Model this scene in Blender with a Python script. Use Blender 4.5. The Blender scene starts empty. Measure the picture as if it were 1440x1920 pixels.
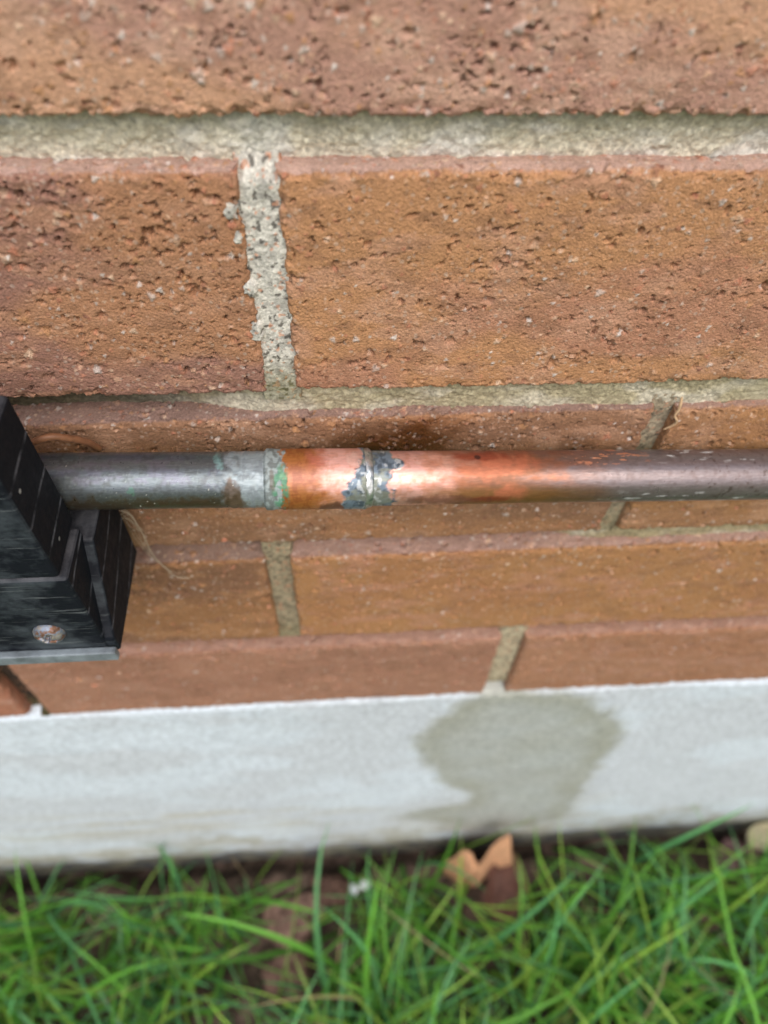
import bpy, math, random
import numpy as np
from mathutils import Matrix, Vector

sc = bpy.context.scene
C = sc.collection

# ------------------------------------------------------------------ camera, sky, sun, exposure
G = 0.668                                   # height of the lowest edge of the top brick course above the lawn
CAM = Vector((0.0, -0.1548, G + 0.0715))
cx = Vector((0.99759007, -0.06358718, 0.02776206))
cy = Vector((0.03437887, 0.80055755, 0.59826893))
cf = Vector((0.06026736, 0.59587271, -0.80081431))
cam_d = bpy.data.cameras.new('camera')
cam = bpy.data.objects.new('camera', cam_d)
C.objects.link(cam)
m = Matrix((cx, cy, -cf)).transposed().to_4x4()
m.translation = CAM
cam.matrix_world = m
cam_d.sensor_fit = 'HORIZONTAL'
cam_d.sensor_width = 7.35
cam_d.lens = 1357.4 / 1440 * 7.35
cam_d.clip_start = 0.005
cam_d.clip_end = 300
cam_d.dof.use_dof = True
cam_d.dof.focus_distance = 0.200
cam_d.dof.aperture_fstop = 2.2
sc.camera = cam

SUN_EL, SUN_AZ = math.radians(50), math.radians(-24)     # soft light from above, in front and a little left
w = bpy.data.worlds.new('World')
sc.world = w
w.use_nodes = True
nt = w.node_tree
bg = nt.nodes['Background']
sky = nt.nodes.new('ShaderNodeTexSky')
sky.sky_type = 'NISHITA'
sky.sun_disc = False
sky.sun_elevation = SUN_EL
sky.sun_rotation = math.pi + SUN_AZ
sky.air_density = 1.0
sky.dust_density = 6.0
sky.ozone_density = 1.0
hs = nt.nodes.new('ShaderNodeHueSaturation')
hs.inputs['Saturation'].default_value = 0.85
nt.links.new(sky.outputs[0], hs.inputs['Color'])
nt.links.new(hs.outputs[0], bg.inputs['Color'])
bg.inputs['Strength'].default_value = 0.12

sd = bpy.data.lights.new('sun', 'SUN')
sd.energy = 1.3
sd.angle = math.radians(48)
sd.color = (1.0, 0.985, 0.965)
sun = bpy.data.objects.new('sun', sd)
C.objects.link(sun)
sdir = Vector((math.sin(SUN_AZ) * math.cos(SUN_EL), -math.cos(SUN_AZ) * math.cos(SUN_EL), math.sin(SUN_EL)))
sun.rotation_euler = sdir.to_track_quat('Z', 'Y').to_euler()
sun.location = (-1, -2, 3)

sc.view_settings.view_transform = 'Standard'
sc.view_settings.look = 'None'
sc.view_settings.gamma = 1
sc.view_settings.use_curve_mapping = False
sc.view_settings.exposure = 0.32
sc.render.engine = 'CYCLES'
sc.cycles.use_denoising = True

# ------------------------------------------------------------------ helpers
def lin(r, g, b):
    def f(c):
        c /= 255.0
        return c / 12.92 if c <= 0.04045 else ((c + 0.055) / 1.055) ** 2.4
    return np.array([f(r), f(g), f(b)])

def hsh(i, j, s):
    M = np.int64(0xffffffff)
    h = (i.astype(np.int64) * 374761393 + j.astype(np.int64) * 668265263 + np.int64(s) * 362437) & M
    h = ((h ^ (h >> 13)) * 1274126177) & M
    h = ((h ^ (h >> 16)) * 951274213) & M
    h = h ^ (h >> 15)
    return h / 4294967295.0

def vn(x, y, s=0):
    x = np.asarray(x, float); y = np.asarray(y, float)
    i = np.floor(x); j = np.floor(y)
    u = x - i; v = y - j
    u = u * u * u * (u * (u * 6 - 15) + 10); v = v * v * v * (v * (v * 6 - 15) + 10)
    a = hsh(i, j, s); b = hsh(i + 1, j, s); c = hsh(i, j + 1, s); d = hsh(i + 1, j + 1, s)
    return (a * (1 - u) + b * u) * (1 - v) + (c * (1 - u) + d * u) * v

def fbm(x, y, o=4, s=0, g=0.5):
    t = 0; a = 1.0; n = 0
    x = np.asarray(x, float); y = np.asarray(y, float)
    for k in range(o):
        t = t + a * vn(x + 13.7 * k, y + 7.1 * k, s + k * 17)
        x, y = 1.64 * x - 1.16 * y, 1.16 * x + 1.64 * y
        n += a; a *= g
    return t / n

def ss(a, b, x):
    t = np.clip((x - a) / (b - a), 0, 1)
    return t * t * (3 - 2 * t)

def mix(a, b, t):
    t = np.asarray(t)[..., None]
    return a * (1 - t) + b * t

def grid_obj(name, P, mat, parent=None, col=None, attrs=None, loc=(0, 0, 0), wrap=False, flip=False):
    """one mesh from a grid of points P[rows, cols, 3] (local coordinates)"""
    n, k = P.shape[:2]
    idx = np.arange(n * k, dtype=np.int32).reshape(n, k)
    if wrap:
        idx2 = np.concatenate([idx, idx[:, :1]], 1)
    else:
        idx2 = idx
    a = idx2[:-1, :-1].ravel(); b = idx2[:-1, 1:].ravel(); c = idx2[1:, 1:].ravel(); d = idx2[1:, :-1].ravel()
    F = np.stack([a, d, c, b] if flip else [a, b, c, d], 1)
    return raw_obj(name, P.reshape(-1, 3), F, mat, parent, col, attrs, loc)

def raw_obj(name, V, F, mat, parent=None, col=None, attrs=None, loc=(0, 0, 0), smooth=True):
    V = np.asarray(V, np.float32); F = np.asarray(F, np.int32)
    me = bpy.data.meshes.new(name)
    me.vertices.add(len(V)); me.vertices.foreach_set('co', V.ravel())
    nf, ns = F.shape
    me.loops.add(nf * ns); me.loops.foreach_set('vertex_index', F.ravel())
    me.polygons.add(nf)
    me.polygons.foreach_set('loop_start', np.arange(0, nf * ns, ns, dtype=np.int32))
    me.polygons.foreach_set('loop_total', np.full(nf, ns, np.int32))
    me.update(calc_edges=True)
    me.polygons.foreach_set('use_smooth', np.full(nf, smooth, bool))
    if col is not None:
        c4 = np.ones((len(V), 4), np.float32); c4[:, :3] = np.clip(col.reshape(-1, 3), 0, 1)
        at = me.attributes.new('col', 'FLOAT_COLOR', 'POINT'); at.data.foreach_set('color', c4.ravel())
    for nm, val in (attrs or {}).items():
        at = me.attributes.new(nm, 'FLOAT', 'POINT'); at.data.foreach_set('value', np.asarray(val, np.float32).ravel())
    me.materials.append(mat)
    o = bpy.data.objects.new(name, me); C.objects.link(o)
    o.location = loc
    if parent is not None:
        o.parent = parent
    return o

def thing(name, label, cat, loc=(0, 0, 0), group=None):
    o = bpy.data.objects.new(name, None); C.objects.link(o)
    o.location = loc; o.empty_display_size = 0.01
    tag(o, label, cat, group)
    return o

def tag(o, label, cat, group=None):
    o['label'] = label; o['category'] = cat
    if group: o['group'] = group
    return o

def tube(name, pts, rad, mat, parent=None, sides=10, sub=6, loc=(0, 0, 0), col=None):
    """tube through points (Catmull-Rom), rad a number or list"""
    p = np.array(pts, float); n = len(p)
    r = np.full(n, rad) if np.isscalar(rad) else np.array(rad, float)
    q = []; rr = []
    e = np.vstack([2 * p[0] - p[1], p, 2 * p[-1] - p[-2]])
    for i in range(n - 1):
        for t in np.linspace(0, 1, sub, endpoint=(i == n - 2)):
            a, b, c, d = e[i:i + 4]
            q.append(0.5 * ((2 * b) + (c - a) * t + (2 * a - 5 * b + 4 * c - d) * t * t + (3 * b - a - 3 * c + d) * t ** 3))
            rr.append(r[i] * (1 - t) + r[i + 1] * t)
    q = np.array(q); rr = np.array(rr)
    T = np.gradient(q, axis=0); T /= np.linalg.norm(T, axis=1, keepdims=True)
    up = np.array([0.2, 0.9, 0.37]); P = []
    for i in range(len(q)):
        u = np.cross(T[i], up); u /= np.linalg.norm(u); v = np.cross(T[i], u)
        a = np.linspace(0, 2 * np.pi, sides, endpoint=False)
        P.append(q[i] + rr[i] * (np.cos(a)[:, None] * u + np.sin(a)[:, None] * v))
    P = np.array(P)
    P[0] = q[0] + (P[0] - q[0]) * 0.3; P[-1] = q[-1] + (P[-1] - q[-1]) * 0.3
    return grid_obj(name, P - np.array(loc), mat, parent, loc=loc, wrap=True)

# ------------------------------------------------------------------ materials
def new_mat(name):
    mt = bpy.data.materials.new(name); mt.use_nodes = True
    return mt, mt.node_tree, mt.node_tree.nodes['Principled BSDF']

def nd(nt, kind, **kw):
    n = nt.nodes.new('ShaderNode' + kind)
    for k, v in kw.items():
        if k in n.inputs: n.inputs[k].default_value = v
        else: setattr(n, k, v)
    return n

def attr(nt, name):
    a = nt.nodes.new('ShaderNodeAttribute'); a.attribute_name = name
    return a

def grit_mat(name, s1, b1, s2, b2, rough=0.9, spec=0.3, speck=0.0, wet=False, crumbs=False):
    """vertex-coloured mineral surface: fine grain in colour and two scales of relief"""
    mt, t, p = new_mat(name)
    tc = t.nodes.new('ShaderNodeTexCoord')
    n1 = nd(t, 'TexNoise', Scale=s1, Detail=4.0, Roughness=0.65)
    n2 = nd(t, 'TexVoronoi', Scale=s2)
    for n in (n1, n2): t.links.new(tc.outputs['Object'], n.inputs['Vector'])
    a = attr(t, 'col')
    rng = nd(t, 'MapRange'); rng.inputs['From Min'].default_value = 0.3; rng.inputs['From Max'].default_value = 0.7
    rng.inputs['To Min'].default_value = 0.78; rng.inputs['To Max'].default_value = 1.2
    t.links.new(n1.outputs['Fac'], rng.inputs['Value'])
    mul = nd(t, 'VectorMath', operation='SCALE')
    t.links.new(a.outputs['Color'], mul.inputs[0]); t.links.new(rng.outputs[0], mul.inputs['Scale'])
    src = mul.outputs[0]
    if speck > 0:                                 # sand grains of varied shade
        vc = nd(t, 'TexVoronoi', Scale=s2 * 0.8)
        t.links.new(tc.outputs['Object'], vc.inputs['Vector'])
        sep = nd(t, 'SeparateColor'); t.links.new(vc.outputs['Color'], sep.inputs[0])
        r2 = nd(t, 'MapRange'); r2.inputs['To Min'].default_value = 1 - speck; r2.inputs['To Max'].default_value = 1 + speck
        t.links.new(sep.outputs[0], r2.inputs['Value'])
        m2 = nd(t, 'VectorMath', operation='SCALE')
        t.links.new(src, m2.inputs[0]); t.links.new(r2.outputs[0], m2.inputs['Scale'])
        src = m2.outputs[0]
    if crumbs:                                    # tiny pale and rosy crumbs of grit, thicker in some places
        for sc_, lo, cl in ((620.0, 0.86, (0.48, 0.41, 0.35, 1)), (820.0, 0.80, (0.52, 0.34, 0.24, 1)), (760.0, 0.90, (0.10, 0.065, 0.05, 1))):
            v = nd(t, 'TexVoronoi', Scale=sc_); t.links.new(tc.outputs['Object'], v.inputs['Vector'])
            sp = nd(t, 'SeparateColor'); t.links.new(v.outputs['Color'], sp.inputs[0])
            nz = nd(t, 'TexNoise', Scale=90.0, Detail=2.0); t.links.new(tc.outputs['Object'], nz.inputs['Vector'])
            ad = nd(t, 'Math', operation='MULTIPLY_ADD'); t.links.new(nz.outputs['Fac'], ad.inputs[0]); ad.inputs[1].default_value = 0.5
            t.links.new(sp.outputs[0], ad.inputs[2])
            ra = nd(t, 'MapRange'); ra.inputs['From Min'].default_value = lo + 0.25; ra.inputs['From Max'].default_value = lo + 0.27
            t.links.new(ad.outputs[0], ra.inputs['Value'])
            rb = nd(t, 'MapRange'); rb.inputs['From Min'].default_value = 0.42; rb.inputs['From Max'].default_value = 0.30
            t.links.new(v.outputs['Distance'], rb.inputs['Value'])
            mu = nd(t, 'Math', operation='MULTIPLY'); t.links.new(ra.outputs[0], mu.inputs[0]); t.links.new(rb.outputs[0], mu.inputs[1])
            m8 = nd(t, 'Math', operation='MULTIPLY'); t.links.new(mu.outputs[0], m8.inputs[0]); m8.inputs[1].default_value = 0.36
            mx = nd(t, 'Mix', data_type='RGBA'); t.links.new(m8.outputs[0], mx.inputs[0]); t.links.new(src, mx.inputs[6]); mx.inputs[7].default_value = cl
            src = mx.outputs[2]
    t.links.new(src, p.inputs['Base Color'])
    bu1 = nd(t, 'Bump', Strength=1.0, Distance=b1); t.links.new(n1.outputs['Fac'], bu1.inputs['Height'])
    bu2 = nd(t, 'Bump', Strength=1.0, Distance=b2, invert=True); t.links.new(n2.outputs['Distance'], bu2.inputs['Height'])
    t.links.new(bu1.outputs[0], bu2.inputs['Normal'])
    t.links.new(bu2.outputs[0], p.inputs['Normal'])
    p.inputs['Roughness'].default_value = rough
    p.inputs['Specular IOR Level'].default_value = spec
    if wet:
        wa = attr(t, 'wet')
        r3 = nd(t, 'MapRange'); r3.inputs['To Min'].default_value = rough; r3.inputs['To Max'].default_value = 0.38
        t.links.new(wa.outputs['Fac'], r3.inputs['Value']); t.links.new(r3.outputs[0], p.inputs['Roughness'])
    return mt

M_brick = grit_mat('fired_clay', 1500, 0.00022, 1500, 0.00020, 0.85, 0.3, speck=0.08, wet=True, crumbs=True)
M_mortar = grit_mat('sandy_mortar', 900, 0.00022, 1300, 0.00016, 0.95, 0.2, speck=0.22)
M_concrete = grit_mat('painted_concrete', 260, 0.0003, 520, 0.0002, 0.85, 0.25, speck=0.04, wet=True)
M_soil = grit_mat('damp_soil', 120, 0.004, 260, 0.002, 0.95, 0.2, speck=0.3)
M_stone = grit_mat('stone_chip', 300, 0.0008, 500, 0.0004, 0.6, 0.4, speck=0.1)

def metal_mat(name):
    mt, t, p = new_mat(name)
    a = attr(t, 'col'); ro = attr(t, 'rough'); me = attr(t, 'metal')
    tc = t.nodes.new('ShaderNodeTexCoord')
    mp = nd(t, 'Mapping'); mp.inputs['Scale'].default_value = (0.25, 1, 1)
    t.links.new(tc.outputs['Object'], mp.inputs['Vector'])
    n1 = nd(t, 'TexNoise', Scale=1500.0, Detail=4.0, Roughness=0.6)
    t.links.new(mp.outputs[0], n1.inputs['Vector'])
    rng = nd(t, 'MapRange'); rng.inputs['From Min'].default_value = 0.3; rng.inputs['From Max'].default_value = 0.7
    rng.inputs['To Min'].default_value = 0.84; rng.inputs['To Max'].default_value = 1.14
    t.links.new(n1.outputs['Fac'], rng.inputs['Value'])
    mul = nd(t, 'VectorMath', operation='SCALE')
    t.links.new(a.outputs['Color'], mul.inputs[0]); t.links.new(rng.outputs[0], mul.inputs['Scale'])
    t.links.new(mul.outputs[0], p.inputs['Base Color'])
    t.links.new(ro.outputs['Fac'], p.inputs['Roughness'])
    t.links.new(me.outputs['Fac'], p.inputs['Metallic'])
    bu = nd(t, 'Bump', Strength=0.5, Distance=0.00012)
    t.links.new(n1.outputs['Fac'], bu.inputs['Height']); t.links.new(bu.outputs[0], p.inputs['Normal'])
    return mt
M_pipe = metal_mat('weathered_copper')

def flat_mat(name, c, rough=0.6, spec=0.3, metal=0.0, nscale=0, namp=0.25, bump=0.0, trans=0.0):
    mt, t, p = new_mat(name)
    p.inputs['Base Color'].default_value = (*c, 1)
    p.inputs['Roughness'].default_value = rough
    p.inputs['Specular IOR Level'].default_value = spec
    p.inputs['Metallic'].default_value = metal
    if nscale:
        tc = t.nodes.new('ShaderNodeTexCoord')
        n1 = nd(t, 'TexNoise', Scale=float(nscale), Detail=5.0, Roughness=0.65)
        t.links.new(tc.outputs['Object'], n1.inputs['Vector'])
        rmp = nd(t, 'MapRange'); rmp.inputs['From Min'].default_value = 0.3; rmp.inputs['From Max'].default_value = 0.7
        rmp.inputs['To Min'].default_value = 1 - namp; rmp.inputs['To Max'].default_value = 1 + namp
        t.links.new(n1.outputs['Fac'], rmp.inputs['Value'])
        mul = nd(t, 'VectorMath', operation='SCALE'); mul.inputs[0].default_value = tuple(c)
        t.links.new(rmp.outputs[0], mul.inputs['Scale']); t.links.new(mul.outputs[0], p.inputs['Base Color'])
        if bump:
            bu = nd(t, 'Bump', Strength=1.0, Distance=bump)
            t.links.new(n1.outputs['Fac'], bu.inputs['Height']); t.links.new(bu.outputs[0], p.inputs['Normal'])
    return mt

# ------------------------------------------------------------------ brick wall
H = 0.077; JT = 0.0115
wall = thing('brick_wall', 'orange brown textured brick wall with raked grey mortar joints above a pale foundation', 'wall', (0, 0, G - 0.308))
WZ = G - 0.308

def axis(lo, hi, f0, f1, fine, coarse):
    """coordinates from lo to hi, fine between f0 and f1"""
    f0 = max(f0, lo); f1 = min(f1, hi)
    if f1 <= f0: return np.linspace(lo, hi, max(3, int((hi - lo) / coarse)))
    a = np.linspace(lo, f0, max(1, int((f0 - lo) / coarse)) + 1)[:-1] if f0 > lo + 1e-6 else np.array([])
    b = np.linspace(f0, f1, max(2, int((f1 - f0) / fine)))
    c = np.linspace(f1, hi, max(1, int((hi - f1) / coarse)) + 1)[1:] if hi > f1 + 1e-6 else np.array([])
    return np.concatenate([a, b, c])

ORANGE = lin(172, 119, 76); PURPLE = lin(142, 98, 83); PINK = lin(186, 136, 114); BROWN = lin(128, 90, 64)
GOLD = lin(168, 118, 68); RED = lin(168, 108, 80); MAUVE = lin(182, 150, 138); DARK = lin(96, 62, 42)
GRAINS = [lin(216, 208, 202), lin(204, 164, 138), lin(188, 126, 100), lin(184, 138, 98), lin(220, 190, 164), lin(140, 96, 80)]

SATB = 0.84
def brick(x0, x1, z0, z1, seed, fine, vx, vz, base, alt, third, pits=1.0, grains=260, altb=0.5, topc=MAUVE, rag=1.0, topdark=0.0, stain=None):
    """a brick as a rounded box whose face carries pits, drag marks and grit; origin at its lower front corner"""
    rng = np.random.default_rng(seed)
    W = x1 - x0; Hh = z1 - z0; dep = 0.014; r = 0.0016
    us = axis(-dep, W + dep, vx[0] - x0, vx[1] - x0, fine, 0.006)
    vs = axis(-dep, Hh + dep, vz[0] - z0, vz[1] - z0, fine, 0.004)
    U, V = np.meshgrid(us, vs)
    def prof(s, L):
        lo = np.clip(r - s, 0, None); hi = np.clip(s - (L - r), 0, None)
        e = np.maximum(lo, hi); sg = np.where(hi > lo, 1.0, -1.0)
        arc = r * math.pi / 2
        ang = np.clip(e / r, 0, math.pi / 2)
        back = np.clip(e - arc, 0, None)
        pos = np.clip(s, r, L - r) + sg * r * np.sin(ang)
        return pos, r * (1 - np.cos(ang)) + back, sg * np.sin(ang), np.cos(ang)
    px, yx, nx, cxx = prof(U, W)
    pz, yz, nz, czz = prof(V, Hh)
    N = np.stack([nx, -cxx * czz, nz], -1); N /= np.linalg.norm(N, axis=-1, keepdims=True) + 1e-9
    mm = 1000.0
    A = U * mm; B = V * mm; s = seed * 101
    edge = np.minimum(np.minimum(U, W - U), np.minimum(V, Hh - V))
    face = ss(-0.002, 0.001, edge)
    d = (fbm(A / 25, B / 18, 3, s) - 0.5) * 0.9
    d += (fbm(A / 6.5, B / 2.8, 4, s + 1, 0.55) - 0.5) * 0.24          # dragged clay
    d += (fbm(A / 1.3, B / 0.8, 3, s + 2, 0.6) - 0.5) * 0.17
    # ragged tears
    tear = fbm(A / 2.0, B / 1.5, 4, s + 3, 0.6)
    zone = fbm(A / 22, B / 16, 2, s + 4)
    thr = 0.785 - 0.030 * pits - 0.22 * (zone - 0.5)
    tear = ss(thr, thr + 0.03, tear) * face
    d -= tear * (1.4 + 2.0 * vn(A / 3, B / 3, s + 5))
    crk = np.abs(fbm(A / 5, B / 3.2, 4, s + 20, 0.6) - 0.5)                # short dragged cracks
    crk = ss(0.012, 0.004, crk) * ss(0.61, 0.66, fbm(A / 6, B / 5, 3, s + 21) + 0.05 * (pits - 1)) * face
    d -= crk * 1.1
    # edge chips and crumble
    ch = fbm(A / 3.2, B / 3.2, 4, s + 6, 0.6)
    em = np.exp(-(np.clip(edge, -0.004, None) / 0.0022) ** 2)
    d -= em * ss(0.46, 0.72, ch) * 1.1 * rag
    d += em * (fbm(A / 1.3, B / 1.3, 3, s + 8) - 0.5) * 0.7 * rag
    # colour
    t1 = fbm(A / 55, B / 26, 4, s + 10)
    t2 = fbm(A / 14, B / 7, 4, s + 11)
    col = np.broadcast_to(base, A.shape + (3,)).copy()
    col = mix(col, alt, ss(altb - 0.09, altb + 0.12, t1) * 0.85)
    col = mix(col, third, ss(0.52, 0.74, t2) * 0.6)
    col = mix(col, BROWN, ss(0.55, 0.75, fbm(A / 7, B / 3.0, 4, s + 12)) * 0.4)
    col *= (0.90 + 0.20 * fbm(A / 1.2, B / 0.8, 3, s + 13))[..., None]
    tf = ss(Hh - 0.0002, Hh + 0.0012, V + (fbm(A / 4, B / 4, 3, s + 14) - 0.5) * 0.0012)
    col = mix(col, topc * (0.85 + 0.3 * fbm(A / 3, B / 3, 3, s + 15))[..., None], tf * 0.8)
    g_ = col.mean(-1, keepdims=True); col = g_ + (col - g_) * SATB
    wet = np.zeros_like(A)
    # grit grains, some torn with a cavity beside them
    for k in range(int(grains * 2.2)):
        gx = rng.uniform(vx[0], vx[1]) - x0; gz = (rng.uniform(vz[0], vz[1]) - z0) if rng.random() < 0.86 else Hh + rng.uniform(-0.001, 0.010)
        if not (-0.004 < gx < W + 0.004 and -0.002 < gz < Hh + 0.011): continue
        gr = rng.choice([0.0004, 0.0005, 0.0007, 0.0009, 0.0012], p=[.42, .30, .17, .08, .03]) * rng.uniform(0.8, 1.2)
        R = gr * 3.2
        i0, i1 = np.searchsorted(us, [gx - R, gx + R]); j0, j1 = np.searchsorted(vs, [gz - R, gz + R])
        if i1 - i0 < 2 or j1 - j0 < 2: continue
        sl = (slice(j0, j1), slice(i0, i1))
        du = U[sl] - gx; dv = V[sl] - gz
        an = np.arctan2(dv, du)
        el = rng.uniform(0.65, 1.0); ro = rng.uniform(0, 3.1)
        rad = np.hypot(du * np.cos(ro) + dv * np.sin(ro), (dv * np.cos(ro) - du * np.sin(ro)) / el)
        rad = rad * (1 + 0.22 * np.sin(an * 3 + rng.uniform(0, 6)) + 0.12 * np.sin(an * 5 + rng.uniform(0, 6)))
        bump = np.sqrt(np.clip(1 - (rad / gr) ** 2, 0, 1))
        if rng.random() < 0.33 * pits and gr > 0.0006:
            oa = rng.uniform(0.3, 2.8)
            cr = np.hypot(du - 0.9 * gr * math.cos(oa), (dv - 0.9 * gr * math.sin(oa)) * 1.25) * (1 + 0.3 * np.sin(an * 4 + rng.uniform(0, 6)))
            d[sl] -= ss(gr * 1.35, gr * 0.6, cr) * rng.uniform(0.7, 1.7)
        d[sl] = d[sl] + bump * gr * mm * rng.uniform(0.15, 0.45)
        gc = GRAINS[rng.choice(6, p=[.16, .2, .2, .2, .12, .12])]
        col[sl] = mix(col[sl], gc * rng.uniform(0.7, 1.0), ss(gr * 1.1, gr * 0.7, rad) * rng.uniform(0.35, 0.9))
    area = (min(vx[1], x1) - max(vx[0], x0)) * (min(vz[1], z1) - max(vz[0], z0)) * 1e6
    for k in range(int(max(area, 0) / 100 * 4.2 * pits)):
        gx = rng.uniform(max(vx[0], x0), min(vx[1], x1)) - x0; gz = rng.uniform(max(vz[0], z0), min(vz[1], z1)) - z0
        if vn(gx * 1000 / 16, gz * 1000 / 12, s + 30) < rng.uniform(0.2, 0.62): continue
        ra = rng.choice([0.0005, 0.0007, 0.0010, 0.0014], p=[.42, .33, .19, .06]) * rng.uniform(0.8, 1.2)
        as_ = rng.uniform(0.28, 0.9); ro = rng.choice([0.0, 0.3, -0.3, 1.4, 0.8])
        R = ra * 2.0
        i0, i1 = np.searchsorted(us, [gx - R, gx + R]); j0, j1 = np.searchsorted(vs, [gz - R, gz + R])
        if i1 - i0 < 2 or j1 - j0 < 2: continue
        sl = (slice(j0, j1), slice(i0, i1)); du = U[sl] - gx; dv = V[sl] - gz
        rad = np.hypot(du * math.cos(ro) + dv * math.sin(ro), (dv * math.cos(ro) - du * math.sin(ro)) / as_) / ra
        rad = rad + (fbm(A[sl] / 0.9, B[sl] / 0.9, 2, s + 31) - 0.5) * 1.3
        d[sl] -= ss(1.15, 0.75, rad) * rng.uniform(0.9, 2.6)
    if stain is not None:
        col, wet = stain(col, U + x0, V + z0)
    P = np.stack([px, yx + yz, pz], -1) + N * (d / mm)[..., None]
    return grid_obj('brick', P, M_brick, wall, col, {'wet': wet}, (x0, 0, z0 + 0.308), flip=False)

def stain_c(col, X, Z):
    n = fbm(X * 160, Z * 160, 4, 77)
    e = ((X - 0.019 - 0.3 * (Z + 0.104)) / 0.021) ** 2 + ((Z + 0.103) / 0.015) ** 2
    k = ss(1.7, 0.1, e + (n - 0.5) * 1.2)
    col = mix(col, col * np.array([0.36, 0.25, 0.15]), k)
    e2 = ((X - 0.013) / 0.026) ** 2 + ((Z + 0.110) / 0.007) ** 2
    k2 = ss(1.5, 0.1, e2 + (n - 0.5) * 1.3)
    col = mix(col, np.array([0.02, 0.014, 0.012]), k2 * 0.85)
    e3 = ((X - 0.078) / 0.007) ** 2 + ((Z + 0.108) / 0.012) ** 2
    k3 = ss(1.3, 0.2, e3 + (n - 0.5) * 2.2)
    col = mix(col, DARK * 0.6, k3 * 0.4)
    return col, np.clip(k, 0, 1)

zc = lambda k: -H * k                        # lower edge of course k
ht = H - JT
VA = (-0.066, 0.092)
brick(-0.1392, 0.0996, zc(0), zc(0) + ht, 11, 0.00036, VA, (-0.014, 0.030), lin(194, 146, 112), lin(172, 128, 112), lin(200, 158, 134), 0.45, 640, 0.47, rag=1.4)
brick(-0.2550, -0.0201, zc(1), zc(1) + ht, 12, 0.00036, (-0.104, -0.006), (-0.095, 0.004), lin(168, 118, 80), lin(146, 104, 90), lin(176, 128, 94), 1.35, 520, 0.5)
brick(-0.0116, 0.2330, zc(1), zc(1) + ht, 13, 0.00036, (-0.026, 0.128), (-0.095, 0.004), lin(180, 128, 82), lin(170, 118, 90), lin(186, 138, 108), 0.6, 640, 0.55)
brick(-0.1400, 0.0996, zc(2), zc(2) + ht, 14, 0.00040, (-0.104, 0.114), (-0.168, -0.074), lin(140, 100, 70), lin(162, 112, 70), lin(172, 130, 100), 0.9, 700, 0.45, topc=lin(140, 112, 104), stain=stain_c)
brick(0.1064, 0.3450, zc(2), zc(2) + ht, 15, 0.00045, (0.092, 0.165), (-0.168, -0.074), lin(160, 114, 74), GOLD, lin(186, 140, 104), 0.9, 240, 0.5, topc=lin(150, 120, 110))
brick(-0.2680, -0.0298, zc(3), zc(3) + ht, 16, 0.0006, (-0.150, -0.016), (-0.245, -0.151), lin(150, 104, 62), BROWN, lin(172, 122, 76), 0.9, 420, 0.5, topc=lin(150, 124, 114))
brick(-0.0201, 0.2180, zc(3), zc(3) + ht, 17, 0.0006, (-0.034, 0.225), (-0.245, -0.151), GOLD, lin(164, 112, 66), lin(180, 126, 96), 0.9, 640, 0.5, topc=lin(168, 136, 126))
brick(-0.4020, -0.1690, zc(4), zc(4) + ht, 18, 0.0009, (-0.20, -0.155), (-0.32, -0.228), RED, BROWN, PINK, 0.6, 40)
brick(-0.1580, 0.0756, zc(4), zc(4) + ht, 19, 0.0008, (-0.172, 0.090), (-0.32, -0.228), lin(162, 114, 88), lin(152, 106, 82), lin(170, 124, 100), 0.8, 380, 0.5, topc=lin(168, 128, 110))
brick(0.0876, 0.3250, zc(4), zc(4) + ht, 20, 0.0008, (0.074, 0.270), (-0.32, -0.228), lin(164, 116, 84), lin(160, 110, 76), lin(174, 126, 102), 0.8, 380, 0.5, topc=lin(168, 128, 110))
# bricks that only come into view from a step aside
extra = []
for k, joints in ((0, [(-0.386, -0.149), (0.1064, 0.345)]), (1, [(-0.51, -0.265), (0.243, 0.48)]), (2, [(-0.388, -0.150), (0.355, 0.59)]),
                  (3, [(-0.515, -0.278), (0.228, 0.465)]), (4, [(0.335, 0.570), (-0.650, -0.412)]),
                  (-1, [(-0.265, -0.026), (-0.016, 0.224), (0.234, 0.472), (-0.515, -0.275)]),
                  (-2, [(-0.386, -0.149), (-0.139, 0.098), (0.108, 0.345)]), (-3, [(-0.265, -0.026), (-0.016, 0.224)])):
    for j, (a, b) in enumerate(joints):
        brick(a, b, zc(k), zc(k) + ht, 40 + k * 7 + j, 0.002, (a - 0.02, b + 0.02), (zc(k) - 0.02, zc(k) + H), ORANGE, PURPLE, PINK, 0.5, 40, 0.52)

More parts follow.
